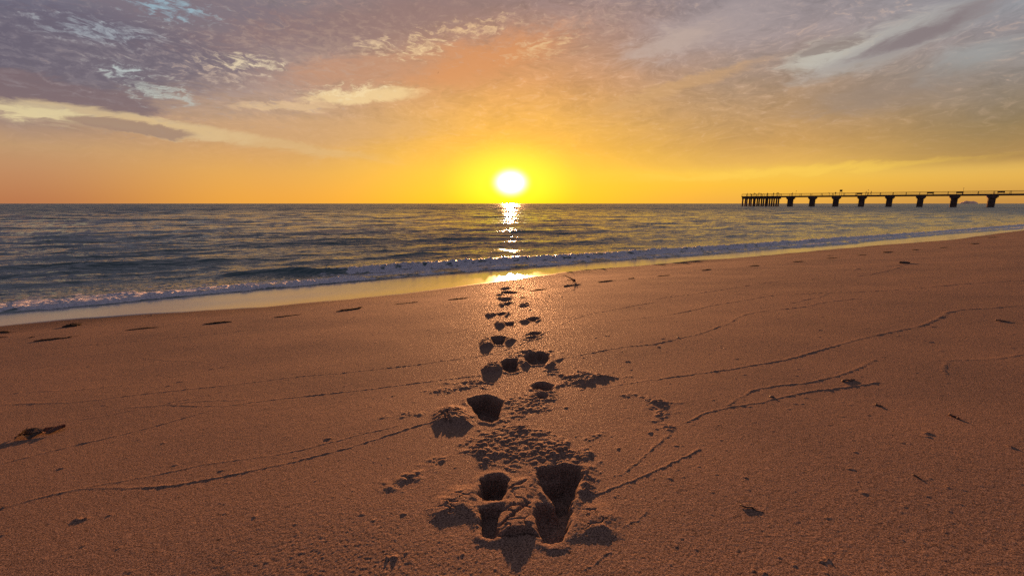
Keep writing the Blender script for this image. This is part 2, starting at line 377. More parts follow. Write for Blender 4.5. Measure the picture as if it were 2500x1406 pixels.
CRUMBS = [ # loose clods: outline, size
 (Z2([(700,330),(900,190),(1150,110),(1400,170),(1560,250),(1830,370),(1840,520),(1700,500),(1500,480),(1380,520),(1140,520),(1000,460),(850,420)]), 1.0),
 (Z2([(1690,480),(1800,470),(1845,560),(1830,700),(1720,740),(1700,650)]), 1.0),
 (Z2([(280,560),(420,470),(650,410),(560,490),(380,620),(60,680)]), .7),
 (Z1([(1690,950),(1830,905),(1960,930),(2160,950),(2260,960),(2080,990),(1880,1050),(1650,1040)]), 1.0),
 (Z1([(500,1100),(700,1010),(1040,935),(1130,1020),(900,1070),(580,1115)]), .7),
 (Z1([(1160,1130),(1420,1080),(1640,1100),(1640,1240),(1460,1320),(1200,1340)]), .75),
 (Z1([(60,1330),(200,1270),(350,1265),(420,1300),(200,1330)]), .6),
 (Z1([(1180,760),(1330,720),(1460,725),(1700,740),(1560,745),(1350,790),(1180,790)]), .7),
 (Z1([(1500,900),(1660,860),(1700,960),(1560,960)]), .5),
 (Z1([(2260,1120),(2330,1110),(2500,1170),(2498,1240),(2400,1200)]), .9),
 (Z8([(0,1150),(90,1165),(140,1220),(60,1260),(130,1400),(0,1300)]), .9),
 (Z2([(1830,240),(1860,190),(1895,215),(1850,240)]), 1.0),
 (Z1([(1240,430),(1320,430),(1500,445),(1400,450)]), .5),
]
LINES = [ # edges left by the last wash of each wave
 (Z1([(0,903),(400,855),(880,790),(1180,740),(1420,640),(1540,580),(1650,520),(1780,455),(2120,380),(2500,310)]), 1.2),
 ([(0,985),(75,983),(170,982),(300,967),(500,944),(700,920),(900,903)], 1.2),
 ([(0,1136),(180,1088),(414,1034),(515,1000),(570,985),(700,970),(900,950),(1040,930),(1140,915),(1190,912)], 1.25),
 ([(330,992),(400,990),(480,978),(600,974)], .7),
 (Z7([(0,690),(200,630),(430,570),(520,552),(700,545),(850,535),(1000,550),(1250,510),(1450,465),(1750,415),(2000,360),(2200,310),(2500,225),(2750,135),(2930,85)]), 1.35),
 (Z7([(520,550),(900,490),(1200,415),(1400,375),(1600,350),(1950,300),(2200,240),(2500,165),(2700,110)]), .9),
 (Z1([(0,676),(500,600),(900,540),(1100,510),(1300,478)]), .9),
 (Z1([(340,585),(520,550),(1000,485),(1300,440)]), .7),
 (Z1([(1490,458),(1650,455),(1780,440),(2000,400)]), .8),
 (Z1([(0,440),(400,385),(900,330),(1130,305),(1300,290),(1700,230),(1760,200)]), .8),
 (Z1([(0,300),(500,255),(1000,210)]), .5),
 (Z1([(1650,518),(2000,490),(2300,470),(2500,440)]), .8),
 (Z1([(1660,810),(1690,800),(1900,760),(2200,710),(2500,685)]), 1.0),
 (Z8([(0,780),(170,750),(350,700),(440,660),(500,650),(540,600),(600,580),(750,545),(900,540),(1050,515),(1150,490),(1350,475),(1600,460)]), 1.3),
 (Z1([(1850,1080),(2100,1045),(2300,1015),(2500,985)]), .9),
 (Z8([(0,1020),(200,1000),(500,950),(750,920),(1000,860),(1200,800),(1500,710),(1700,680),(1850,640),(1930,590),(2000,545),(2150,540),(2500,510)]), 1.2),
 (Z8([(0,595),(250,550),(400,510),(600,480),(700,455),(820,437),(1150,432),(1500,420),(1800,400),(2100,370),(2500,350)]), 1.2),
 (Z8([(540,432),(900,440),(1150,433)]), .8), (Z8([(1155,435),(1140,455),(1050,470),(920,495)]), 1.0),
 (Z8([(0,470),(300,430),(600,380),(900,345),(1100,338)]), .9), (Z8([(0,410),(500,380),(800,350)]), .7),
 (Z8([(0,520),(200,500),(420,500)]), .6),
 (Z8([(1340,280),(1365,265),(1500,260),(1700,240)]), .9), (Z8([(1350,320),(1420,310),(1600,275),(1680,250)]), .9),
 (Z8([(200,1310),(330,1240),(650,1190),(800,1160),(1000,1100),(1250,1075),(1500,1040)]), 1.2),
 (Z8([(480,1200),(600,1130),(700,1075),(1000,1050),(1200,1010),(1300,970),(1480,890)]), 1.1),
 (Z8([(1900,890),(2200,890),(2350,860),(2500,840)]), .8), (Z8([(1970,900),(1982,950),(1960,985)]), .9),
 (Z2([(1830,720),(1900,690),(2000,650),(2200,580),(2380,500),(2500,430),(2700,330)]), 1.5),
 (Z2([(2050,560),(2200,430),(2350,300),(2450,210)]), 1.0),
 (Z2([(1750,1320),(1830,1290),(1950,1200)]), .7), (Z2([(2080,980),(2180,900),(2260,850)]), .8),
 (Z3([(550,365),(1000,325),(1500,285),(2068,225),(2600,170)]), .9),
 (Z3([(0,820),(350,800),(480,770),(800,710),(1400,600),(1600,510)]), .6),
 (Z3([(420,790),(700,790),(1200,740),(1600,670),(2068,580),(2300,540)]), .9),
 (Z3([(1450,455),(1800,490),(2068,505)]), .7), (Z3([(1300,975),(1600,960),(1800,900),(2068,850),(2400,770)]), .8),
 (Z3([(1700,940),(1900,960),(2200,958),(2500,940)]), .8), (Z3([(0,1225),(220,1190)]), .6),
 (Z3([(600,1110),(900,1090),(1400,990)]), .5), (Z3([(1200,220),(1400,195),(1620,172)]), 1.0),
]
CRACKS = [ (Z2([(1090,860),(1150,830),(1230,822),(1300,835)]), .012), (Z2([(1070,985),(1170,925),(1230,870),(1290,800)]), .012),
 (Z2([(1150,670),(1210,640),(1270,605)]), .010), (Z2([(1060,1060),(1130,1040),(1200,1050),(1300,1020),(1380,1050)]), .014),
 (Z1([(640,1330),(690,1290),(740,1300),(800,1285)]), .014), (Z1([(690,1290),(690,1340),(720,1380)]), .012), (Z1([(600,1290),(660,1320),(680,1380)]), .010) ]

def build_beach():
    rs = logsteps((.42, 3.2, .0029), (3.2, 12, .0046), (12, 60, .012), (60, 700, .1))
    th = np.radians(np.concatenate([steps((-180, -64, 6)), steps((-60, -24, .16), (-24, 26, .105), (26, 60, .16)), steps((64, 180, 6))]))
    Rr, Th = np.meshgrid(rs, th, indexing='ij')
    X, Y = Rr*np.sin(Th), Rr*np.cos(Th)
    T, A = at_t(X, Y)
    Z = sand_profile(T)
    Z = np.where(T < -14, SL*14 + (-T-14)*.02, Z)                 # the beach flattens out inland
    Z = np.where(T > 6, sand_profile(6.0)-(T-6)*.03, Z); Z = np.maximum(Z, -3)
    we, ff = wet_edge(A), foam_front(A)
    wob = .05*perlin(A*1.7, T*0+3.3, 5) + .02*perlin(A*6, T*0+1.3, 6)
    wet = ss(-.05, .05, T-we-wob)
    damp = np.clip(.9*ss(-.9, .15, T-we-wob), 0, 1)
    cell = np.maximum(Rr*.0030, .0018)
    dry = 1-wet
    def oct_(lam, amp, s, ax=1.0):
        f = ss(1.1, 2.0, lam/cell)
        return amp*f*perlin(X/lam, Y/lam*ax, s)
    H = np.zeros_like(X)
    H += .012*perlin(X/1.9, Y/1.9, 1) + .005*perlin(X/.6, Y/.6, 2)
    G = oct_(.16, .0006, 3) + oct_(.05, .0003, 4) + oct_(.022, .0003, 7) + oct_(.011, .0004, 8) + oct_(.0065, .0007, 9)
    # coarse distance grain so that the far sand keeps its tooth
    rough = .75+.5*perlin(X/.8, Y/.8, 12)
    H += dry*G*np.clip(rough, .3, 1.4)
    # scattered small lumps and pits
    for sc_, ht, rad, s, prob in ((.10, .0018, .08, 21, .25), (.22, .0036, .045, 22, .25), (.05, .0010, .11, 23, .30)):
        ok = np.where((Rr < 9) & (Rr > .5) & (np.abs(Th) < 1.1))
        d, r, _ = worley(X[ok]/sc_ +   .10*perlin(X[ok]/.02, Y[ok]/.02, 31), Y[ok]/sc_, s)
        v = np.where(r < prob, ht*(.4+r/prob)*np.clip(1-(d/rad)**2, 0, 1), 0)
        H[ok] += v*dry[ok]
    Xw = X + 0*X + .004*perlin(X/.02, Y/.02, 41) + .0025*perlin(X/.008, Y/.008, 43) + .006*perlin(X/.05, Y/.05, 45)
    Yw = Y + .004*perlin(X/.02, Y/.02, 42) + .0025*perlin(X/.008, Y/.008, 44) + .006*perlin(X/.05, Y/.05, 46)
    def box(P, m):
        lo, hi = P.min(0)-m, P.max(0)+m
        return np.where((X > lo[0]) & (X < hi[0]) & (Y > lo[1]) & (Y < hi[1]))
    # wash lines: a low ridge with a steeper landward side
    for pts, k in LINES:
        P = plan(pts)
        # subdivide and let it meander a little
        Q = []
        for p, q in zip(P[:-1], P[1:]):
            n = max(2, int(np.hypot(*(q-p))/.12)); Q += [p+(q-p)*i/n for i in range(n)]
        Q = np.array(Q+[P[-1]])
        for _ in range(2): Q[1:-1] = .25*Q[:-2]+.5*Q[1:-1]+.25*Q[2:]
        w = .010*perlin(Q[:, 0]/.15, Q[:, 1]/.15, 51) + .004*perlin(Q[:, 0]/.04, Q[:, 1]/.04, 52)
        Q[:, 1] += w*np.clip(np.hypot(Q[:, 0], Q[:, 1])/2, .4, 2)
        for i in range(0, len(Q)-1, 8):
            seg = Q[i:i+9]; bb = box(seg, .12)
            if not len(bb[0]): continue
            d = pdist(seg, Xw[bb], Yw[bb]); rr = Rr[bb]
            sg = .0024+.0009*rr; ht = (.0008+.0006*rr)*min(k, .55+.45*k)*np.clip(.85+.6*perlin(X[bb]/.15, Y[bb]/.15, 53)+.7*perlin(X[bb]/.025, Y[bb]/.025, 54), .6, 1.6)
            v = ht*np.exp(-(d/sg)**2)
            H[bb] = np.maximum(H[bb], H[bb]*.6 + v) if False else H[bb] + np.maximum(0, v - np.clip(LINEACC[bb], 0, None))
            LINEACC[bb] = np.maximum(LINEACC[bb], v)
    for pts, ht, wd, cr in MOUNDS:
        P = plan(pts); bb = box(P, .08)
        if not len(bb[0]): continue
        d = sdf(P, Xw[bb], Yw[bb])
        ht *= (.45 if np.hypot(*P.mean(0)) < 2.3 else .75); v = ht*ss(-wd*.35, wd, d)*(1+.14*perlin(X[bb]/.03, Y[bb]/.03, 61)+.08*perlin(X[bb]/.012, Y[bb]/.012, 62))
        if cr:
            d1, r, d2 = worley(X[bb]/.045+.6*perlin(X[bb]/.03, Y[bb]/.03, 63), Y[bb]/.045, 64)
            v -= ht*.7*np.exp(-((d2-d1)/.05)**2)*ss(0, wd, d)*(r > .35)
            v += ht*.12*(r-.5)*ss(0, wd*.6, d)
        H[bb] += v
    # the slab of sand squeezed up and broken off between the two nearest prints
    P = plan(Z2([(1140,600),(1250,560),(1370,560),(1385,640),(1345,760),(1350,900),(1395,1060),(1310,1100),(1200,1090),(1052,1080),(1058,990),(1090,860),(1120,700)]))
    FE = plan(Z2([(1040,1060),(1090,1052),(1140,1036),(1200,1046),(1260,1030),(1320,1022),(1400,1050)]))
    bb = box(P, .06); d = sdf(P, X[bb], Y[bb]); yf = np.interp(Xw[bb], FE[:, 0], FE[:, 1])+.003*perlin(X[bb]/.012, Y[bb]*0, 66)
    y0, y1 = P[:, 1].min(), P[:, 1].max(); uu = (X[bb]-FE[:, 0].mean())/(FE[-1, 0]-FE[0, 0])*2
    d1, r, d2 = worley(X[bb]/.055+.5*perlin(X[bb]/.04, Y[bb]/.04, 63), Y[bb]/.05, 65)
    v = .0175*(.4+.6*(1-ss(y0+.03, y1, Y[bb])))
    v = v*ss(-.001, .007, Y[bb]-yf)*ss(-.004, .024, d)*(1-.75*np.clip(np.abs(uu), 0, 1)**1.6)*(1+.08*perlin(X[bb]/.02, Y[bb]/.02, 67))
    v = v*(1-.38*np.exp(-((d2-d1)/.045)**2))+.0022*(r-.5)*ss(0, .02, d)
    H[bb] += v
    for pts, dp in CRACKS:
        P = plan(pts); bb = box(P, .03); d = pdist(P, Xw[bb], Yw[bb])
        H[bb] -= dp*np.exp(-(d/.004)**2)
    hole = np.zeros_like(X)
    for pts, dp, wd in HOLES:
        P = plan(pts); bb = box(P, .12); d = sdf(P, Xw[bb], Yw[bb])
        rr = Rr[bb]
        H[bb] += .004*np.exp(-((d+.010)/.012)**2)*(.8+.5*perlin(X[bb]/.05, Y[bb]/.05, 71))     # pushed-up rim
        f = ss(-.002, wd, d)
        H[bb] -= dp*f*(1-.18*perlin(X[bb]/.06, Y[bb]/.06, 72)-.08*perlin(X[bb]/.02, Y[bb]/.02, 73))
        hole[bb] = np.maximum(hole[bb], f)
    for pts, k in CRUMBS:
        P = plan(pts); bb = box(P, .15); d = sdf(P, X[bb], Y[bb])+.05*perlin(X[bb]/.06, Y[bb]/.06, 81)
        mk = ss(-.03, .05, d)
        acc = np.zeros(d.shape)
        for sz, s in ((.016, 82), (.010, 83), (.025, 84)):
            d1, r, _ = worley(X[bb]/sz, Y[bb]/sz, s)
            rad = .25+.4*r
            acc = np.maximum(acc, sz*np.sqrt(np.clip(rad**2-d1**2, 0, 1))*(r > .45-.35*mk+.2*(sz > .02))*1.05)
        H[bb] += .55*k*mk*(acc*np.clip(.9+.8*perlin(X[bb]/.07, Y[bb]/.07, 85), .2, 1.5) + .003*perlin(X[bb]/.03, Y[bb]/.03, 86))
    Z = Z + H*np.where(T > we, .25+.75*dry, 1)
    me = grid_mesh('beach_sand', X, Y, Z, {'wet': wet, 'damp': damp})
    o = link('beach_sand', me, sand_material()); tag(o, kind='structure')
    return (X, Y, Z, rs, th)
LINEACC = None
def _prep():
    global LINEACC
    rs = logsteps((.42, 3.2, .0029), (3.2, 12, .0046), (12, 60, .012), (60, 700, .1))
    th = np.concatenate([steps((-180, -64, 6)), steps((-60, -24, .16), (-24, 26, .105), (26, 60, .16)), steps((64, 180, 6))])
    LINEACC = np.zeros((len(rs), len(th)))
_prep()
BEACH = build_beach()
def sand_z(x, y):
    X, Y, Z, rs, th = BEACH
    i = int(np.clip(np.searchsorted(rs, math.hypot(x, y)), 0, len(rs)-1)); j = int(np.clip(np.searchsorted(th, math.atan2(x, y)), 0, len(th)-1))
    return float(Z[i, j])

# ------------------------------------------------------------------ sea
def sea_material():
    m = bpy.data.materials.new('sea_water'); m.use_nodes = True; t = m.node_tree; t.nodes.clear(); k = NB(t)
    pos = k.n('ShaderNodeTexCoord').outputs['Object']
    rot = k.n('ShaderNodeMapping', {'Vector': pos, 'Rotation': (0, 0, R(-14))}).outputs[0]
    foam = k.n('ShaderNodeAttribute', attribute_name='foam').outputs['Fac']
    chop = k.n('ShaderNodeAttribute', attribute_name='chop').outputs['Fac']
    far = k.n('ShaderNodeAttribute', attribute_name='far').outputs['Fac']
    s1 = k.n('ShaderNodeMapping', {'Vector': rot, 'Scale': (.55, 1.3, 1)}).outputs[0]
    s2 = k.n('ShaderNodeMapping', {'Vector': rot, 'Scale': (.06, .34, 1)}).outputs[0]
    h = k.m('ADD', k.m('MULTIPLY', k.noise(s1, 5.5, 3, .5), .05), k.m('MULTIPLY', k.m('MULTIPLY', k.noise(s2, 1.6, 3, .5), 1.0), chop))
    bn = k.n('ShaderNodeBump', {'Height': h, 'Strength': 1.0, 'Distance': 1.0})
    p = k.n('ShaderNodeBsdfPrincipled', {'Base Color': (.030,.070,.070,1), 'Roughness': k.mr(far, 0, 1, .07, .30), 'IOR': 1.333, 'Normal': bn.outputs[0]})
    lace = k.noise(pos, 9, 5, .65); fine = k.noise(pos, 45, 4, .7)
    fm = k.mr(k.m('ADD', foam, k.m('MULTIPLY', k.m('SUBTRACT', lace, .5), 1.1)), .38, .62)
    fb = k.n('ShaderNodeBump', {'Height': k.m('ADD', fine, lace), 'Strength': 1.0, 'Distance': .03})
    fc = k.mix(k.mr(fine, .35, .65), (.36,.36,.38,1), (.72,.70,.70,1))
    w = k.n('ShaderNodeBsdfPrincipled', {'Base Color': fc, 'Roughness': .5, 'Normal': fb.outputs[0], 'Specular IOR Level': .3})
    mx = k.n('ShaderNodeMixShader', {0: fm, 1: p.outputs[0], 2: w.outputs[0]})
    k.n('ShaderNodeOutputMaterial', {0: mx.outputs[0]})
    return m
def build_sea():
    rs = logsteps((3.5, 26, .0042), (26, 160, .0075), (160, 3000, .011), (3000, 14000, .06))
    th = np.radians(steps((-76, -60, 2), (-60, 60, .14), (60, 88, 2)))
    Rr, Th = np.meshgrid(rs, th, indexing='ij')
    X, Y = Rr*np.sin(Th), Rr*np.cos(Th)
    T, A = at_t(X, Y)
    cell = Rr*.0045
    ff, fbk, cr = foam_front(A), foam_back(A), crest(A)
    ff = ff + .06*perlin(A*.9, T*0+.3, 101) + .03*perlin(A*3, T*0+.7, 102)
    # open water
    Tp = np.maximum(T, 0); lamT = 5.2+.035*Tp; ph = np.log(lamT/(5.2+.035*5.3))/.035 + .35*perlin(A/16, T/30, 103) + .12*perlin(A/5, T/9, 104)
    c = .5+.5*np.cos(2*np.pi*ph)
    mod = np.clip(.75+.9*perlin(A/11, T/7, 105), .1, 1.6)
    Z = .17*(c**2.2-.3)*mod*ss(2.2, 4.5, T)*np.minimum(lamT/7.5, 4)
    ph2 = (T+.22*A)/3.1 + .4*perlin(A/7, T/8, 106)
    Z += .035*np.cos(2*np.pi*ph2)*np.clip(.6+perlin(A/5, T/4, 107), 0, 1.5)*ss(1.5, 4, T)
    calm = ss(.6, 3.0, T)
    for lam, amp, s in ((3.4, .05, 109), (1.7, .052, 110), (.85, .030, 111), (.42, .015, 112), (.21, .007, 113), (.11, .003, 114)):
        f = ss(1.3, 3.0, lam/cell)
        n = perlin((A+.3*T)/(lam*2.8), T/lam, s)
        Z += amp*f*(1-2*np.abs(n)**.8 + .3)*(.15+.85*calm)*.9
    # the breaker
    HA = np.interp(A, [aX[300], aX[500], aX[700], aX[950], aX[1700], aX[2000], aX[2200]], [0, .06, .13, .11, .10, .08, .06])
    HA = HA*(1+.15*perlin(A/1.4, T*0+.1, 120))
    crw = cr + .10*perlin(A/2.2, T*0+.5, 121)
    u = T-crw
    br = np.where(u < 0, np.exp(-(u/.20)**2), np.exp(-(u/1.0)**2))
    Z += HA*br
    brk = ss(aX[700], aX[950], A)                                           # how far the wave has broken
    f1 = np.clip(.72+.6*perlin(A/.30, T/.18, 126)+.6*perlin(A/.11, T/.08, 125), .2, 1)*brk*ss(-.50, -.28, u)*(1-ss(.02, .14, u+.06*perlin(A*3, T*3, 122)))*1.0
    mid = .42+1.0*perlin(A/.55, T/.30, 123)+.4*perlin(A/.2, T/.14, 124)
    band = ss(-.02, .10, T-ff)*(1-ss(-.15, .2, T-fbk))
    f2 = band*np.clip(.62+.45*mid-.25*brk, 0, 1)
    wash = ss(-.02, .1, T-ff)*(1-ss(0, 2.2, T-fbk))*np.clip(.15+.5*mid, 0, .5)
    foam = np.clip(np.maximum(np.maximum(f1, f2), wash), 0, 1)
    bil = np.abs(perlin(A/.22, T/.22, 130)) + .6*np.abs(perlin(A/.09, T/.09, 131)) + .4*perlin(A/.05, T/.05, 132)
    Z += foam*(.034*bil + .012*brk*perlin(A/.3, T/.3, 133))*(1+.7*brk*np.exp(-(u/.25)**2))
    sand = sand_profile(np.minimum(T, 6))
    sheet = sand + .035*ss(-.02, .22, T-ff) - .10*(1-ss(-.16, .0, T-ff))
    k = ss(.0, .9, T-ff)
    base = sheet*(1-k) + np.maximum(sand+.02, 0)*k
    Z = base + Z*ss(-.02, .3, T-ff)
    # curve of the earth is left out; the water just carries on to the horizon
    keep = T.max(1) > -1.5
    chop = ss(3, 12, T)*(.55+.7*ss(30, 120, Rr))
    Z = np.where(T < ff-.5, sand-.25, Z)
    me = grid_mesh('sea_water', X, Y, Z, {'foam': foam, 'chop': chop, 'far': ss(18, 160, Rr)})
    o = link('sea_water', me, sea_material()); tag(o, kind='structure')
build_sea()

# ------------------------------------------------------------------ small mesh makers
def tube_mesh(name, pts, rad, seg=7, seed=0, rough=.12):
    """a bent, knobbly stick along pts with a radius at each point"""
    rnd = random.Random(seed); bm = bmesh.new(); rings = []
    pts = [Vector(p) for p in pts]
    for i, p in enumerate(pts):
        d = (pts[min(i+1, len(pts)-1)]-pts[max(i-1, 0)]).normalized()
        s = d.cross(Vector((0, 0, 1))); s = s.normalized() if s.length > 1e-4 else Vector((1, 0, 0)); u = s.cross(d)
        rings.append([bm.verts.new(p + (s*math.cos(a)+u*math.sin(a))*rad[i]*(1+rnd.uniform(-rough, rough))) for a in [2*math.pi*j/seg for j in range(seg)]])
    for r0, r1 in zip(rings[:-1], rings[1:]):
        for j in range(seg): bm.faces.new((r0[j], r0[(j+1) % seg], r1[(j+1) % seg], r1[j]))
    bm.faces.new(rings[0][::-1]); bm.faces.new(rings[-1])
    me = bpy.data.meshes.new(name); bm.normal_update(); bm.to_mesh(me); bm.free(); return me
def join_meshes(name, meshes):
    bm = bmesh.new()
    for m in meshes: bm.from_mesh(m)
    me = bpy.data.meshes.new(name); bm.to_mesh(me); bm.free()
    for m in meshes: bpy.data.meshes.remove(m)
    return me
def boxes_mesh(name, boxes, bevel=0.0):
    bm = bmesh.new()
    for (x0, x1, y0, y1, z0, z1) in boxes:
        r = bmesh.ops.create_cube(bm, size=1)
        bmesh.ops.scale(bm, vec=(x1-x0, y1-y0, z1-z0), verts=r['verts']); bmesh.ops.translate(bm, vec=((x0+x1)/2, (y0+y1)/2, (z0+z1)/2), verts=r['verts'])
    if bevel: bmesh.ops.bevel(bm, geom=bm.edges[:], offset=bevel, segments=2, affect='EDGES')
    me = bpy.data.meshes.new(name); bm.to_mesh(me); bm.free(); return me
def span(x0, y0, x1, y1):
    """ground points below two points of the photograph, the middle and a local frame"""
    p, q = on_sand(x0, y0), on_sand(x1, y1); m = (p+q)/2
    return Vector((m[0], m[1], sand_z(m[0], m[1]))), math.atan2(q[1]-p[1], q[0]-p[0]), float(np.hypot(*(q-p)[:2]))

def weed(x0, y0, x1, y1, ht, wd, label, seed, tail=0):
    """a flattened, ragged strip or clump of seaweed lying on the sand"""
    loc, rz, L = span(x0, y0, x1, y1); rnd = random.Random(seed); n = 15; ms = []; ht *= .5; wd *= 1.0 if loc.length < 9 else 2.2
    bend = rnd.uniform(-.12, .12)*L; bm = bmesh.new(); rings = []; sg = 10
    for i in range(n):
        u = i/(n-1); cy = bend*math.sin(u*math.pi)+rnd.uniform(-.06, .06)*wd
        r = max(.03, (math.sin(math.pi*(u*.94+.03))**.6)*rnd.uniform(.7, 1.1))
        rings.append([bm.verts.new(((u-.5)*L+rnd.uniform(-.01, .01)*L, cy+math.cos(a)*r*wd*.5*rnd.uniform(.8, 1.15), max(-.006, ht*.35+math.sin(a)*r*ht*.65*rnd.uniform(.7, 1.25)))) for a in [2*math.pi*q/sg for q in range(sg)]])
    for r0, r1 in zip(rings[:-1], rings[1:]):
        for q in range(sg): bm.faces.new((r0[q], r0[(q+1) % sg], r1[(q+1) % sg], r1[q]))
    bm.faces.new(rings[0][::-1]); bm.faces.new(rings[-1])
    core = bpy.data.meshes.new('c'); bm.to_mesh(core); bm.free()
    ms.append(core)
    for k in range(7 if tail == 0 else 10):                     # loose strands
        a = rnd.uniform(-.48, .4)*L; ln = rnd.uniform(.12, .35)*L; y = rnd.uniform(-.4, .4)*wd
        pp = [(a+ln*j/4, y+rnd.uniform(-.2, .2)*wd, ht*rnd.uniform(.25, 1.05)) for j in range(5)]
        ms.append(tube_mesh('s', pp, [max(.0012, ht*.09)]*4+[.0006], 5, seed+k))
    me = join_meshes('seaweed', ms); o = link('seaweed_strip', me, M_WEED, None, True)
    o.location = loc; o.rotation_euler = (0, 0, rz)
    return tag(o, label, 'seaweed', 'dark seaweed scraps washed up on the sand')
def twig(x0, y0, x1, y1, r, label, seed, m=None, lift=0.0, cat='twig', name='twig', forks=1):
    loc, rz, L = span(x0, y0, x1, y1); rnd = random.Random(seed); n = 8
    pts = [((i/(n-1)-.5)*L, rnd.uniform(-.03, .03)*L+.07*L*math.sin(i/(n-1)*math.pi)*rnd.choice((-1, 1)), r*.7+lift*abs(i/(n-1)-.4)) for i in range(n)]
    ms = [tube_mesh('t', pts, [r*(1-.5*i/(n-1)) for i in range(n)], 7, seed)]
    for f in range(forks):
        b_ = pts[rnd.randint(2, 5)]; ms.append(tube_mesh('f', [b_, (b_[0]+.10*L, b_[1]+rnd.choice((-1, 1))*.05*L, b_[2]+r), (b_[0]+.2*L, b_[1]+rnd.choice((-1, 1))*.07*L, b_[2]+r)], [r*.5, r*.4, r*.2], 6, seed+1))
    o = link(name, join_meshes(name, ms), m or M_WOOD, None, True); o.location = loc; o.rotation_euler = (0, 0, rz)
    return tag(o, label, cat, 'twigs and straws lying on the sand')
def shell(x, y, w, label, seed):
    p = on_sand(x, y); rnd = random.Random(seed); bm = bmesh.new(); bmesh.ops.create_icosphere(bm, subdivisions=3, radius=1)
    for v in bm.verts:
        n = v.co.normalized(); rib = .06*math.cos(9*math.atan2(n.y, n.x))*max(0, n.z)
        v.co = Vector((n.x*w*.5*(1+rib+.12*n.y), n.y*w*.38*(1+rib), max(-.15, n.z)*w*.32*(1-.35*n.y)))
        v.co *= 1+.05*rnd.uniform(-1, 1)
    me = bpy.data.meshes.new('shell'); bm.to_mesh(me); bm.free()
    o = link('shell', me, M_STONE, None, True); o.location = (p[0], p[1], sand_z(p[0], p[1])); o.rotation_euler = (0, 0, rnd.uniform(0, 6))
    return tag(o, label, 'shell', 'small dark shells on the sand')

# ------------------------------------------------------------------ things washed up on the sand
weed(152,798,198,792, .045, .16, 'oval dark seaweed clump with a thin tail close to the wet sand', 1, 1)
weed(-30,813,22,811, .02, .09, 'short dark seaweed scrap at the left edge, nearer the water than its neighbour', 2)
weed(-30,824,24,822, .014, .07, 'flat dark seaweed scrap at the left edge, just below a similar scrap', 3)
weed(82,834,176,824, .022, .06, 'long thin dark seaweed strip between the oval clump and the curled dead leaf', 4)
weed(70,824,84,822, .018, .03, 'tiny dark seaweed crumb left of the long thin strip', 5)
weed(497,792,567,785, .026, .06, 'dark slender seaweed strip with pointed ends, midway between oval clump and thick strip', 6)
weed(668,776,733,769, .016, .05, 'thin curved seaweed strip just left of the thickest strip', 7)
weed(821,762,884,753, .034, .07, 'thickest dark seaweed strip, tapering to the right, left of the footprints', 8)
weed(964,743,1012,738, .014, .05, 'thin seaweed strip between the thickest strip and the footprints', 9)
weed(1094,732,1143,727, .024, .05, 'dark wedge shaped seaweed strip nearest the left of the far footprints', 10)
weed(1294,710,1334,705, .024, .05, 'dark seaweed strip just right of the farthest footprints', 11)
weed(1460,690,1494,686, .024, .05, 'dark seaweed strip right of the branching driftwood', 12)
weed(1533,682,1548,680, .018, .04, 'small dark seaweed bit midway along the wet sand, right of the driftwood', 13)
weed(1603,675,1632,672, .022, .05, 'dark seaweed strip below the bend of the wet sand, right of the small bit', 14)
weed(305,807,390,799, .012, .06, 'faint thin seaweed streak between the oval clump and the slender strip', 15)
weed(1712,661,1735,658, .022, .05, 'dark seaweed scrap low on the far right sand, leftmost of the far scatter', 16)
weed(1829,652,1852,649, .018, .05, 'flat seaweed scrap in the far scatter, left of the wooden block', 17)
weed(1936,641,1958,639, .022, .06, 'dark seaweed scrap in the far scatter, nearest to the wooden block on its left', 18)
weed(2018,632,2044,630, .016, .06, 'flat seaweed scrap in the middle of the far scatter, above the wooden block', 19)
weed(2020,625,2040,624, .016, .06, 'flat seaweed scrap behind a similar scrap in the middle of the far scatter', 20)
weed(2095,624,2112,622, .018, .06, 'seaweed scrap on far sand, straight above the gap left of the wooden block', 21)
weed(2160,617,2178,615, .024, .07, 'darkest seaweed scrap of the far scatter, above left of the wooden block', 22)
weed(2229,611,2246,610, .016, .06, 'thin seaweed scrap above right of the wooden block', 23)
weed(2298,606,2316,604, .016, .06, 'seaweed scrap near the right end of the far scatter', 24)
weed(2372,596,2388,594, .018, .07, 'seaweed scrap close to the surf at far right, lower of two', 25)
weed(2415,581,2434,579, .022, .08, 'seaweed scrap close to the surf at far right, the highest of all', 26)
twig(1376,699,1416,694, .010, 'straight dark twig lying just below the branching driftwood', 31)
twig(1806,1238,1862,1253, .0022, 'thin curved twig on bare foreground sand right of the nearest footprints', 32)
twig(2316,1013,2345,1024, .0042, 'short red tipped twig on the sand at lower right', 33, M_BARK)
twig(2430,781,2466,783, .0055, 'pale straight straw far out on the right hand sand', 34, M_STRAW, 0, 'straw', 'straw', 0)
twig(2056,933,2086,928, .0050, 'short dark twig beside the wavy wash line on the right', 35)
twig(2137,988,2155,992, .0035, 'tiny dark twig below the wash lines on the right', 36)
twig(2228,1159,2250,1170, .002, 'tiny thin twig on the lower right sand, right of the thin curved twig', 37)
shell(1340, 724, .032, 'dark shell right of the footprints, left one of a pair below the driftwood', 41)
shell(1371, 725, .030, 'dark shell right of the footprints, right one of a pair below the driftwood', 42)
shell(1294, 756, .026, 'small dark shell just below the right hand far footprint', 43)
shell(1250, 857, .010, 'tiny shell chip on smooth sand left of the middle footprints', 44)
shell(1655, 827, .022, 'reddish brown shell chip beside the winding wash line on the right', 45)
shell(1884, 971, .020, 'dark shell below the two wash lines on the right', 46)
shell(1518, 860, .010, 'tiny dark shell on the sand right of the middle footprints', 47)
shell(370, 763+8, .03, 'dark shell on the edge of the wet sand at left', 48)

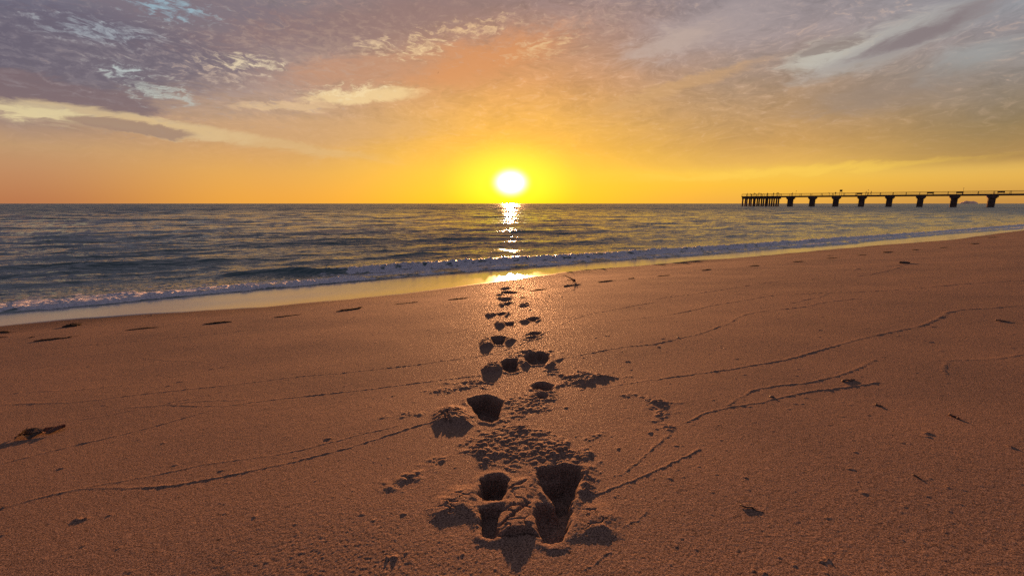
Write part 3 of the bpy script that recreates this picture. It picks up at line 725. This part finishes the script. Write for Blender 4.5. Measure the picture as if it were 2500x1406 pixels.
# branching driftwood by the wet sand
p = on_sand(1402, 690); root = empty('driftwood_branch', (p[0], p[1], sand_z(p[0], p[1])))
tag(root, 'forked piece of driftwood with a round knob standing up near the wet sand', 'driftwood')
def gl(dx, dy): # photo offsets around the knob to metres in the picture-facing plane
    s = np.hypot(p[0], p[1])/F; return dx*s, -dy*s
def arm(pts, r, seed, name, par, m):
    P = []
    for i, (dx, dy) in enumerate(pts):
        a, z = gl(dx, dy); P.append((a, (-.05+.10*((i*7+seed) % 3)/2)*(i > 0), z+.012))
    return link(name, tube_mesh(name, P, [r*(1-.6*i/(len(P)-1)) for i in range(len(P))], 7, seed), m, par, True)
arm([(0,-4),(-10,-8),(-20,-15),(-28,-17)], .009, 1, 'branch', root, M_BARK)
arm([(-3,-6),(-8,-10),(-12,-13)], .007, 2, 'branch', root, M_BARK)
arm([(0,-3),(-9,-4),(-18,-3),(-24,-1)], .009, 3, 'branch', root, M_BARK)
arm([(0,-3),(3,1),(4,3)], .009, 4, 'branch', root, M_BARK)
arm([(-2,-2),(-5,2),(-6,6)], .006, 5, 'branch', root, M_BARK)
bm = bmesh.new(); bmesh.ops.create_icosphere(bm, subdivisions=3, radius=.022)
for v in bm.verts: v.co *= 1+.22*math.sin(v.co.x*170+v.co.y*90)*math.cos(v.co.z*150)
me = bpy.data.meshes.new('knob'); bm.to_mesh(me); bm.free(); kn = link('knob', me, M_BARK, root, True); kn.location = (0, 0, .035)

# weathered block of wood
loc, rz, L = span(2199, 644, 2218, 643)
bm = bmesh.new(); bmesh.ops.create_cube(bm, size=1); bmesh.ops.scale(bm, vec=(L, L*.45, L*.24), verts=bm.verts)
bmesh.ops.bevel(bm, geom=bm.edges[:], offset=L*.03, segments=2, affect='EDGES'); bmesh.ops.subdivide_edges(bm, edges=bm.edges[:], cuts=2, use_grid_fill=True)
rn = random.Random(5)
for v in bm.verts: v.co += Vector((rn.uniform(-1, 1), rn.uniform(-1, 1), rn.uniform(-1, 1)))*L*.012
me = bpy.data.meshes.new('wood_block'); bm.to_mesh(me); bm.free()
o = link('wood_block', me, M_WOOD); o.location = loc+Vector((0, 0, L*.09)); o.rotation_euler = (.03, .04, rz)
tag(o, 'dark rectangular block of wood lying alone on the far right sand', 'wood block')

# curled dead leaf at the left
loc, rz, L = span(36, 1071, 160, 1049)
root = empty('dead_leaf', loc, rz); tag(root, 'curled dark dead leaf with a reddish tip at the lower left', 'leaf')
def blade(name, x0, x1, wd, h0, h1, curl, seed, m):
    bm = bmesh.new(); n, k = 14, 7; rows = []; rnd = random.Random(seed)
    for i in range(n+1):
        u = i/n; w = wd*(math.sin(math.pi*min(.985, .06+.92*u))**.7); row = []
        for j in range(k+1):
            v = j/k*2-1
            row.append(bm.verts.new((x0+(x1-x0)*u, v*w*.5+.006*math.sin(5*u+seed), .004+h0+(h1-h0)*u + curl*v*v*(.6+.5*math.sin(6*u+seed)) + rnd.uniform(-.001, .001))))
        rows.append(row)
    for r0, r1 in zip(rows[:-1], rows[1:]):
        for j in range(k): bm.faces.new((r0[j], r0[j+1], r1[j+1], r1[j]))
    bmesh.ops.solidify(bm, geom=bm.faces[:], thickness=.0014)
    me = bpy.data.meshes.new(name); bm.to_mesh(me); bm.free(); return link(name, me, m, root, True)
blade('blade', -L*.34, L*.08, .10, .004, .003, .010, 1, M_LEAF)
blade('blade', L*.04, L*.5, .075, .004, .007, .008, 2, M_BARK)
f = blade('leaf_base', -L*.46, -L*.26, .08, .0, .020, .010, 3, M_LEAF)
link('stem', tube_mesh('stem', [(-L*.5, 0, .004), (-L*.42, .004, .008), (-L*.3, .002, .012), (0, 0, .012)], [.003, .0025, .002, .0015], 6, 3), M_LEAF, root, True)

# ------------------------------------------------------------------ pier
ZD = 5.2                                                            # top of the deck above the water
def at_height(x, y, z): d = ray(x, y); lam = (z-CAMZ)/d[2]; return Vector((lam*d[0], lam*d[1], z))
PA, PB = at_height(1816, 479.6, ZD), at_height(2416, 473.6, ZD)
PD = (PB-PA); PD.z = 0; PD.normalize(); PANG = math.atan2(PD.y, PD.x)
def along(x, y=480, side=0.0):
    """distance from the pier head at which the line of sight through x meets the pier"""
    d = ray(x, y); den = PD.x*d[1]-PD.y*d[0]
    q = PA+Vector((-PD.y, PD.x, 0))*side; return (d[0]*q.y-d[1]*q.x)/den
PLEN = along(2422.7)*1.0 + 62
pier = empty('pier', (PA.x, PA.y, 0), PANG)
tag(pier, 'long dark fishing pier on piles running out over the sea at right', 'pier')
HEAD = along(1902)
def pbox(name, boxes, m, bevel=0.0): return link(name, boxes_mesh(name, boxes, bevel), m, pier)
HW, DW = 4.2, 1.9
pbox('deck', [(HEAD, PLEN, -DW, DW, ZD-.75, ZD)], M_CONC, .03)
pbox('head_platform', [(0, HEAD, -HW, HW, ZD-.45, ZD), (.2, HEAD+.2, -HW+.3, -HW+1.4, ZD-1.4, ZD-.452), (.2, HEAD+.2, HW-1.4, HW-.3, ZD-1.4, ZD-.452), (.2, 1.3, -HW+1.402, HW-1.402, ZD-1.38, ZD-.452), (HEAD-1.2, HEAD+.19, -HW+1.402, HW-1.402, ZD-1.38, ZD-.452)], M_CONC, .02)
def pile(x, y, r, z1):
    bm = bmesh.new(); bmesh.ops.create_cone(bm, cap_ends=True, segments=10, radius1=r*1.04, radius2=r, depth=z1+2.2)
    bmesh.ops.translate(bm, vec=(x, y, (z1-2.2)/2), verts=bm.verts)
    me = bpy.data.meshes.new('pile'); bm.to_mesh(me); bm.free(); return link('pile', me, M_CONC, pier)
nh = 9
for i in range(nh):
    for j, y in enumerate((-HW+.85, HW-.85)):
        pile(.6+(HEAD-1.0)*i/(nh-1)+(-.55 if j else 0)+.1*(i % 3), y, .38, ZD-1.4)
for x in (1931, 1984.6, 2042.4, 2105.3, 2173, 2248.7, 2331, 2422.7, 2525, 2640):
    s = along(x)
    if s > PLEN-2: continue
    bmx = [(s-1.6, s+1.6, -DW-.1, DW+.1, ZD-1.35, ZD-.752), (s-1.3, s+1.3, -DW+.05, DW-.05, ZD-1.75, ZD-1.352)]
    pbox('pile_cap', bmx, M_CONC, .04)
    for k in (-.67, 0, .67):
        for y in (-1.15, 1.15):
            link('pile', boxes_mesh('pile', [(s+k-.335, s+k+.335, y-.35, y+.35, -2.2, ZD-1.752)], .05), M_CONC, pier)
for sd in (-1, 1):
    y = sd*(DW-.12); yh = sd*(HW-.12)
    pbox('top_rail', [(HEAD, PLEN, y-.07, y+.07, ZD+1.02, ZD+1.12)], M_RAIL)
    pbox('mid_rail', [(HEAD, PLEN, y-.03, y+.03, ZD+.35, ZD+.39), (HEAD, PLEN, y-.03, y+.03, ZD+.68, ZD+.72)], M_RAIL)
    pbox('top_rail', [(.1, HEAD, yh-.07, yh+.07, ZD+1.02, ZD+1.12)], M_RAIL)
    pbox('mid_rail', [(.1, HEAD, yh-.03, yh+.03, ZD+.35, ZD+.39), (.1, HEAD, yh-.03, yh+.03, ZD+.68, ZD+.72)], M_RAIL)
    s = .2
    while s < PLEN:
        yy = yh if s < HEAD-.3 else y
        pbox('railing_post', [(s-.07, s+.07, yy-.065, yy+.065, ZD, ZD+1.018)], M_RAIL); s += 4.3 if s > HEAD else 2.4
pbox('top_rail', [(.03, .17, -HW+.2, HW-.2, ZD+1.02, ZD+1.12)], M_RAIL)
def on_pier(x, side=0.0, y=476):
    s = along(x, y, side); q = PA+PD*s; nrm = Vector((-PD.y, PD.x, 0)); return Vector((q.x, q.y, ZD))+nrm*side

# ------------------------------------------------------------------ people on the pier
def person_mesh(name, pose, seed):
    J = {'pelvis': (0,0,.93), 'waist': (0,0,1.08), 'chest': (0,.01,1.32), 'neck': (0,0,1.47), 'head': (0,.02,1.58), 'crown': (0,.01,1.70),
         'hipL': (.10,0,.88), 'kneeL': (.11,.02,.48), 'ankL': (.11,-.02,.08), 'toeL': (.12,.14,.03),
         'hipR': (-.10,0,.88), 'kneeR': (-.11,.02,.48), 'ankR': (-.11,-.02,.08), 'toeR': (-.12,.14,.03),
         'shL': (.19,0,1.40), 'elL': (.25,-.02,1.12), 'haL': (.24,.10,.88), 'shR': (-.19,0,1.40), 'elR': (-.25,-.02,1.12), 'haR': (-.24,.10,.88)}
    J.update(pose)
    rad = {'pelvis': .14, 'waist': .12, 'chest': .145, 'neck': .055, 'head': .10, 'crown': .075, 'hipL': .095, 'kneeL': .06, 'ankL': .042, 'toeL': .035,
           'hipR': .095, 'kneeR': .06, 'ankR': .042, 'toeR': .035, 'shL': .062, 'elL': .045, 'haL': .035, 'shR': .062, 'elR': .045, 'haR': .035}
    E = [('pelvis','waist'),('waist','chest'),('chest','neck'),('neck','head'),('head','crown'),('pelvis','hipL'),('hipL','kneeL'),('kneeL','ankL'),('ankL','toeL'),
         ('pelvis','hipR'),('hipR','kneeR'),('kneeR','ankR'),('ankR','toeR'),('chest','shL'),('shL','elL'),('elL','haL'),('chest','shR'),('shR','elR'),('elR','haR')]
    ks = list(J); me = bpy.data.meshes.new(name); me.from_pydata([J[k] for k in ks], [(ks.index(a), ks.index(c)) for a, c in E], [])
    o = bpy.data.objects.new(name, me); COL.objects.link(o); md = o.modifiers.new('skin', 'SKIN')
    for i, k in enumerate(ks):
        sv = me.skin_vertices[0].data[i]; sv.radius = (rad[k], rad[k]*.85); sv.use_root = k == 'pelvis'
    o.modifiers.new('sub', 'SUBSURF').levels = 1
    out = bpy.data.meshes.new_from_object(o.evaluated_get(bpy.context.evaluated_depsgraph_get()))
    bpy.data.objects.remove(o); out.materials.clear(); out.materials.append(M_CLOTH); return out
bpy.context.view_layer.update()
POSES = [person_mesh('standing', {}, 0),
 person_mesh('leaning', {'chest': (0,.16,1.28), 'neck': (0,.26,1.40), 'head': (0,.33,1.48), 'crown': (0,.38,1.58), 'shL': (.19,.20,1.34), 'shR': (-.19,.20,1.34), 'elL': (.22,.38,1.16), 'haL': (.1,.58,1.14), 'elR': (-.22,.38,1.16), 'haR': (-.1,.58,1.14)}, 1),
 person_mesh('arm_up', {'elR': (-.30,.15,1.45), 'haR': (-.26,.32,1.66)}, 2),
 person_mesh('walking', {'kneeL': (.11,.20,.50), 'ankL': (.11,.26,.08), 'toeL': (.12,.42,.06), 'kneeR': (-.11,-.04,.48), 'ankR': (-.11,-.32,.14), 'toeR': (-.12,-.18,.04), 'elL': (.25,-.14,1.12), 'haL': (.24,-.10,.90), 'elR': (-.25,.10,1.12), 'haR': (-.24,.24,.94)}, 3)]
def person(x, side, pose, turn, label, h=1.0):
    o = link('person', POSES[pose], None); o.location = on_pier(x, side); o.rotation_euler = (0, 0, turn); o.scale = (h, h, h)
    tag(o, label, 'person', 'people on the pier')
TOW = math.pi*.75
for a in [
 (1824.5, -2.6, 0, 1.0, 'person standing at the railing nearest the outer end of the pier head', 1.03),
 (1833.5, 2.2, 1, 2.0, 'person leaning at the railing, second from the outer end of the pier head', 1.0),
 (1841, -2.9, 0, .4, 'person standing left of a close pair on the pier head', 1.05),
 (1845.5, -1.8, 1, .9, 'person bent forward, right of the close pair on the pier head', .98),
 (1852.5, -2.8, 2, 2.4, 'person with one raised arm in the middle of the pier head', 1.04),
 (1857.6, -2.4, 0, 3.0, 'person standing right beside the one with the raised arm', .95),
 (1866, 1.5, 1, 1.2, 'person bent low at the far railing of the pier head', .9),
 (1873.5, -2.7, 0, .2, 'person standing alone between the bent figure and the inner group', 1.02),
 (1888.5, -2.5, 0, 1.9, 'person standing left of the tight pair at the inner end of the pier head', 1.0),
 (1897, -2.7, 0, 2.2, 'person on the left in the tight pair at the inner end of the pier head', 1.06),
 (1900.3, -2.3, 3, .6, 'person on the right in the tight pair at the inner end of the pier head', 1.04),
 (1934.5, -.9, 0, 1.5, 'person standing on the deck over the first bridge pillar', 1.0),
 (2024.5, .6, 1, 1.0, 'person bent forward on the deck left of the square sign', .95),
 (2039.5, -.9, 0, 2.0, 'person standing on the deck just left of the square sign', .98),
 (2113.6, -.8, 0, 1.2, 'person standing beside the box shaped bench on the deck', 1.06),
 (2126, -.7, 3, PANG+math.pi/2, 'person walking in mid stride along the deck, furthest right of all', 1.08),
]: person(*a)

# square sign, lamp posts, benches
q = on_pier(2052, -1.2); root = empty('square_sign', q, PANG); tag(root, 'square dark sign board on two posts above the pier railing', 'sign')
link('sign_board', boxes_mesh('sign_board', [(-.5, .5, -.04, .04, 1.65, 2.55)], .02), M_RAIL, root)
for k in (-.4, .4): link('post', boxes_mesh('post', [(k-.05, k+.05, .042, .14, 0, 2.3)]), M_RAIL, root)
def lamp(x, h, label):
    root = empty('lamp_post', on_pier(x, -1.5), PANG); tag(root, label, 'lamp post', 'thin lamp posts along the pier')
    link('pole', tube_mesh('pole', [(0,0,0),(0,0,h*.5),(0,0,h)], [.05,.04,.03], 8, 1, 0), M_RAIL, root)
    bm = bmesh.new(); bmesh.ops.create_uvsphere(bm, u_segments=12, v_segments=8, radius=.14); bmesh.ops.translate(bm, vec=(0,0,h+.1), verts=bm.verts)
    me = bpy.data.meshes.new('lamp_head'); bm.to_mesh(me); bm.free(); link('lamp_head', me, M_RAIL, root, True)
lamp(1943, 2.3, 'thin lamp post on the pier nearest to the pier head')
lamp(2118.3, 2.1, 'thin lamp post standing between the two people on the middle of the pier')
lamp(2350, 2.2, 'thin tall lamp post on the pier above the far island')
def bench(x, label, solid=False):
    root = empty('bench', on_pier(x, -.9), PANG); tag(root, label, 'bench', 'benches along the pier')
    L = 1.0
    link('seat', boxes_mesh('seat', [(-L, L, -.25, .25, .42, .48)]), M_RAIL, root)
    link('backrest', boxes_mesh('backrest', [(-L, L, .252, .30, .38, .95)]), M_RAIL, root)
    for k in (-.8, .8): link('leg', boxes_mesh('leg', [(k-.06, k+.06, -.22, .22, 0, .418)]), M_RAIL, root)
bench(2098, 'dark bench on the deck left of the standing person in mid pier')
bench(2270, 'dark bench on the deck between the sixth and seventh pillars')
bench(2342, 'dark bench on the deck just left of the tall lamp post')
bench(2443, 'dark bench on the deck nearest the right edge of the photo')

# ------------------------------------------------------------------ far island on the horizon
c = at_height(2365, 494.6, 8.0) if False else None
d = ray(2365, 496); D = 2600.0; ctr = Vector((d[0]/d[1]*D, D, 0))
bm = bmesh.new(); bmesh.ops.create_grid(bm, x_segments=60, y_segments=30, size=1)
for v in bm.verts:
    x, y = v.co.x, v.co.y; e = max(0, 1-x*x)**.35*max(0, 1-y*y)**.5
    h = 1.3*e*(9+4.6*math.exp(-((x+.3)/.3)**2)+3.4*math.exp(-((x-.5)/.35)**2)+1.0*math.sin(17*x)*math.cos(9*y)+.6*math.sin(41*x+3*y))
    v.co = Vector((x*38, y*25, h-.5))
me = bpy.data.meshes.new('island'); bm.to_mesh(me); bm.free()
isl = link('island', me, mat('haze_tinted_island', (.75, .50, .34), .95, .1, .05, .2), None, True); isl.location = ctr; isl.rotation_euler = (0, 0, -math.atan2(d[0], d[1]))  # distance haze is painted into the pale base colour; no air is built
tag(isl, kind='structure')

# ------------------------------------------------------------------ gull in the sky
d = ray(1070, 178.5); D = 170.0
root = empty('gull', Vector((d[0]*D, d[1]*D, CAMZ+d[2]*D))); root.rotation_euler = (.2, -.95, .5)
tag(root, 'tiny gull flying high in the orange sky above the sun', 'bird')
bd = tube_mesh('body', [(0,-.26,0),(0,-.2,.0),(0,-.05,.0),(0,.1,.01),(0,.2,.03),(0,.27,.03)], [.01,.04,.065,.06,.04,.012], 8, 1, 0); link('body', bd, M_GULL, root, True)
for s in (-1, 1):
    bm = bmesh.new(); L1 = [(0,.08,.02),(.22,.13,.12),(.42,.05,.16),(.66,-.12,.10)]; L2 = [(0,-.08,.02),(.22,-.03,.12),(.42,-.07,.16),(.66,-.15,.10)]
    a = [bm.verts.new((s*x, y, z)) for x, y, z in L1]; c = [bm.verts.new((s*x, y, z)) for x, y, z in L2]
    for i in range(3): bm.faces.new((a[i], a[i+1], c[i+1], c[i]))
    bmesh.ops.solidify(bm, geom=bm.faces[:], thickness=.012)
    me = bpy.data.meshes.new('wing'); bm.to_mesh(me); bm.free(); link('wing', me, M_GULL, root)
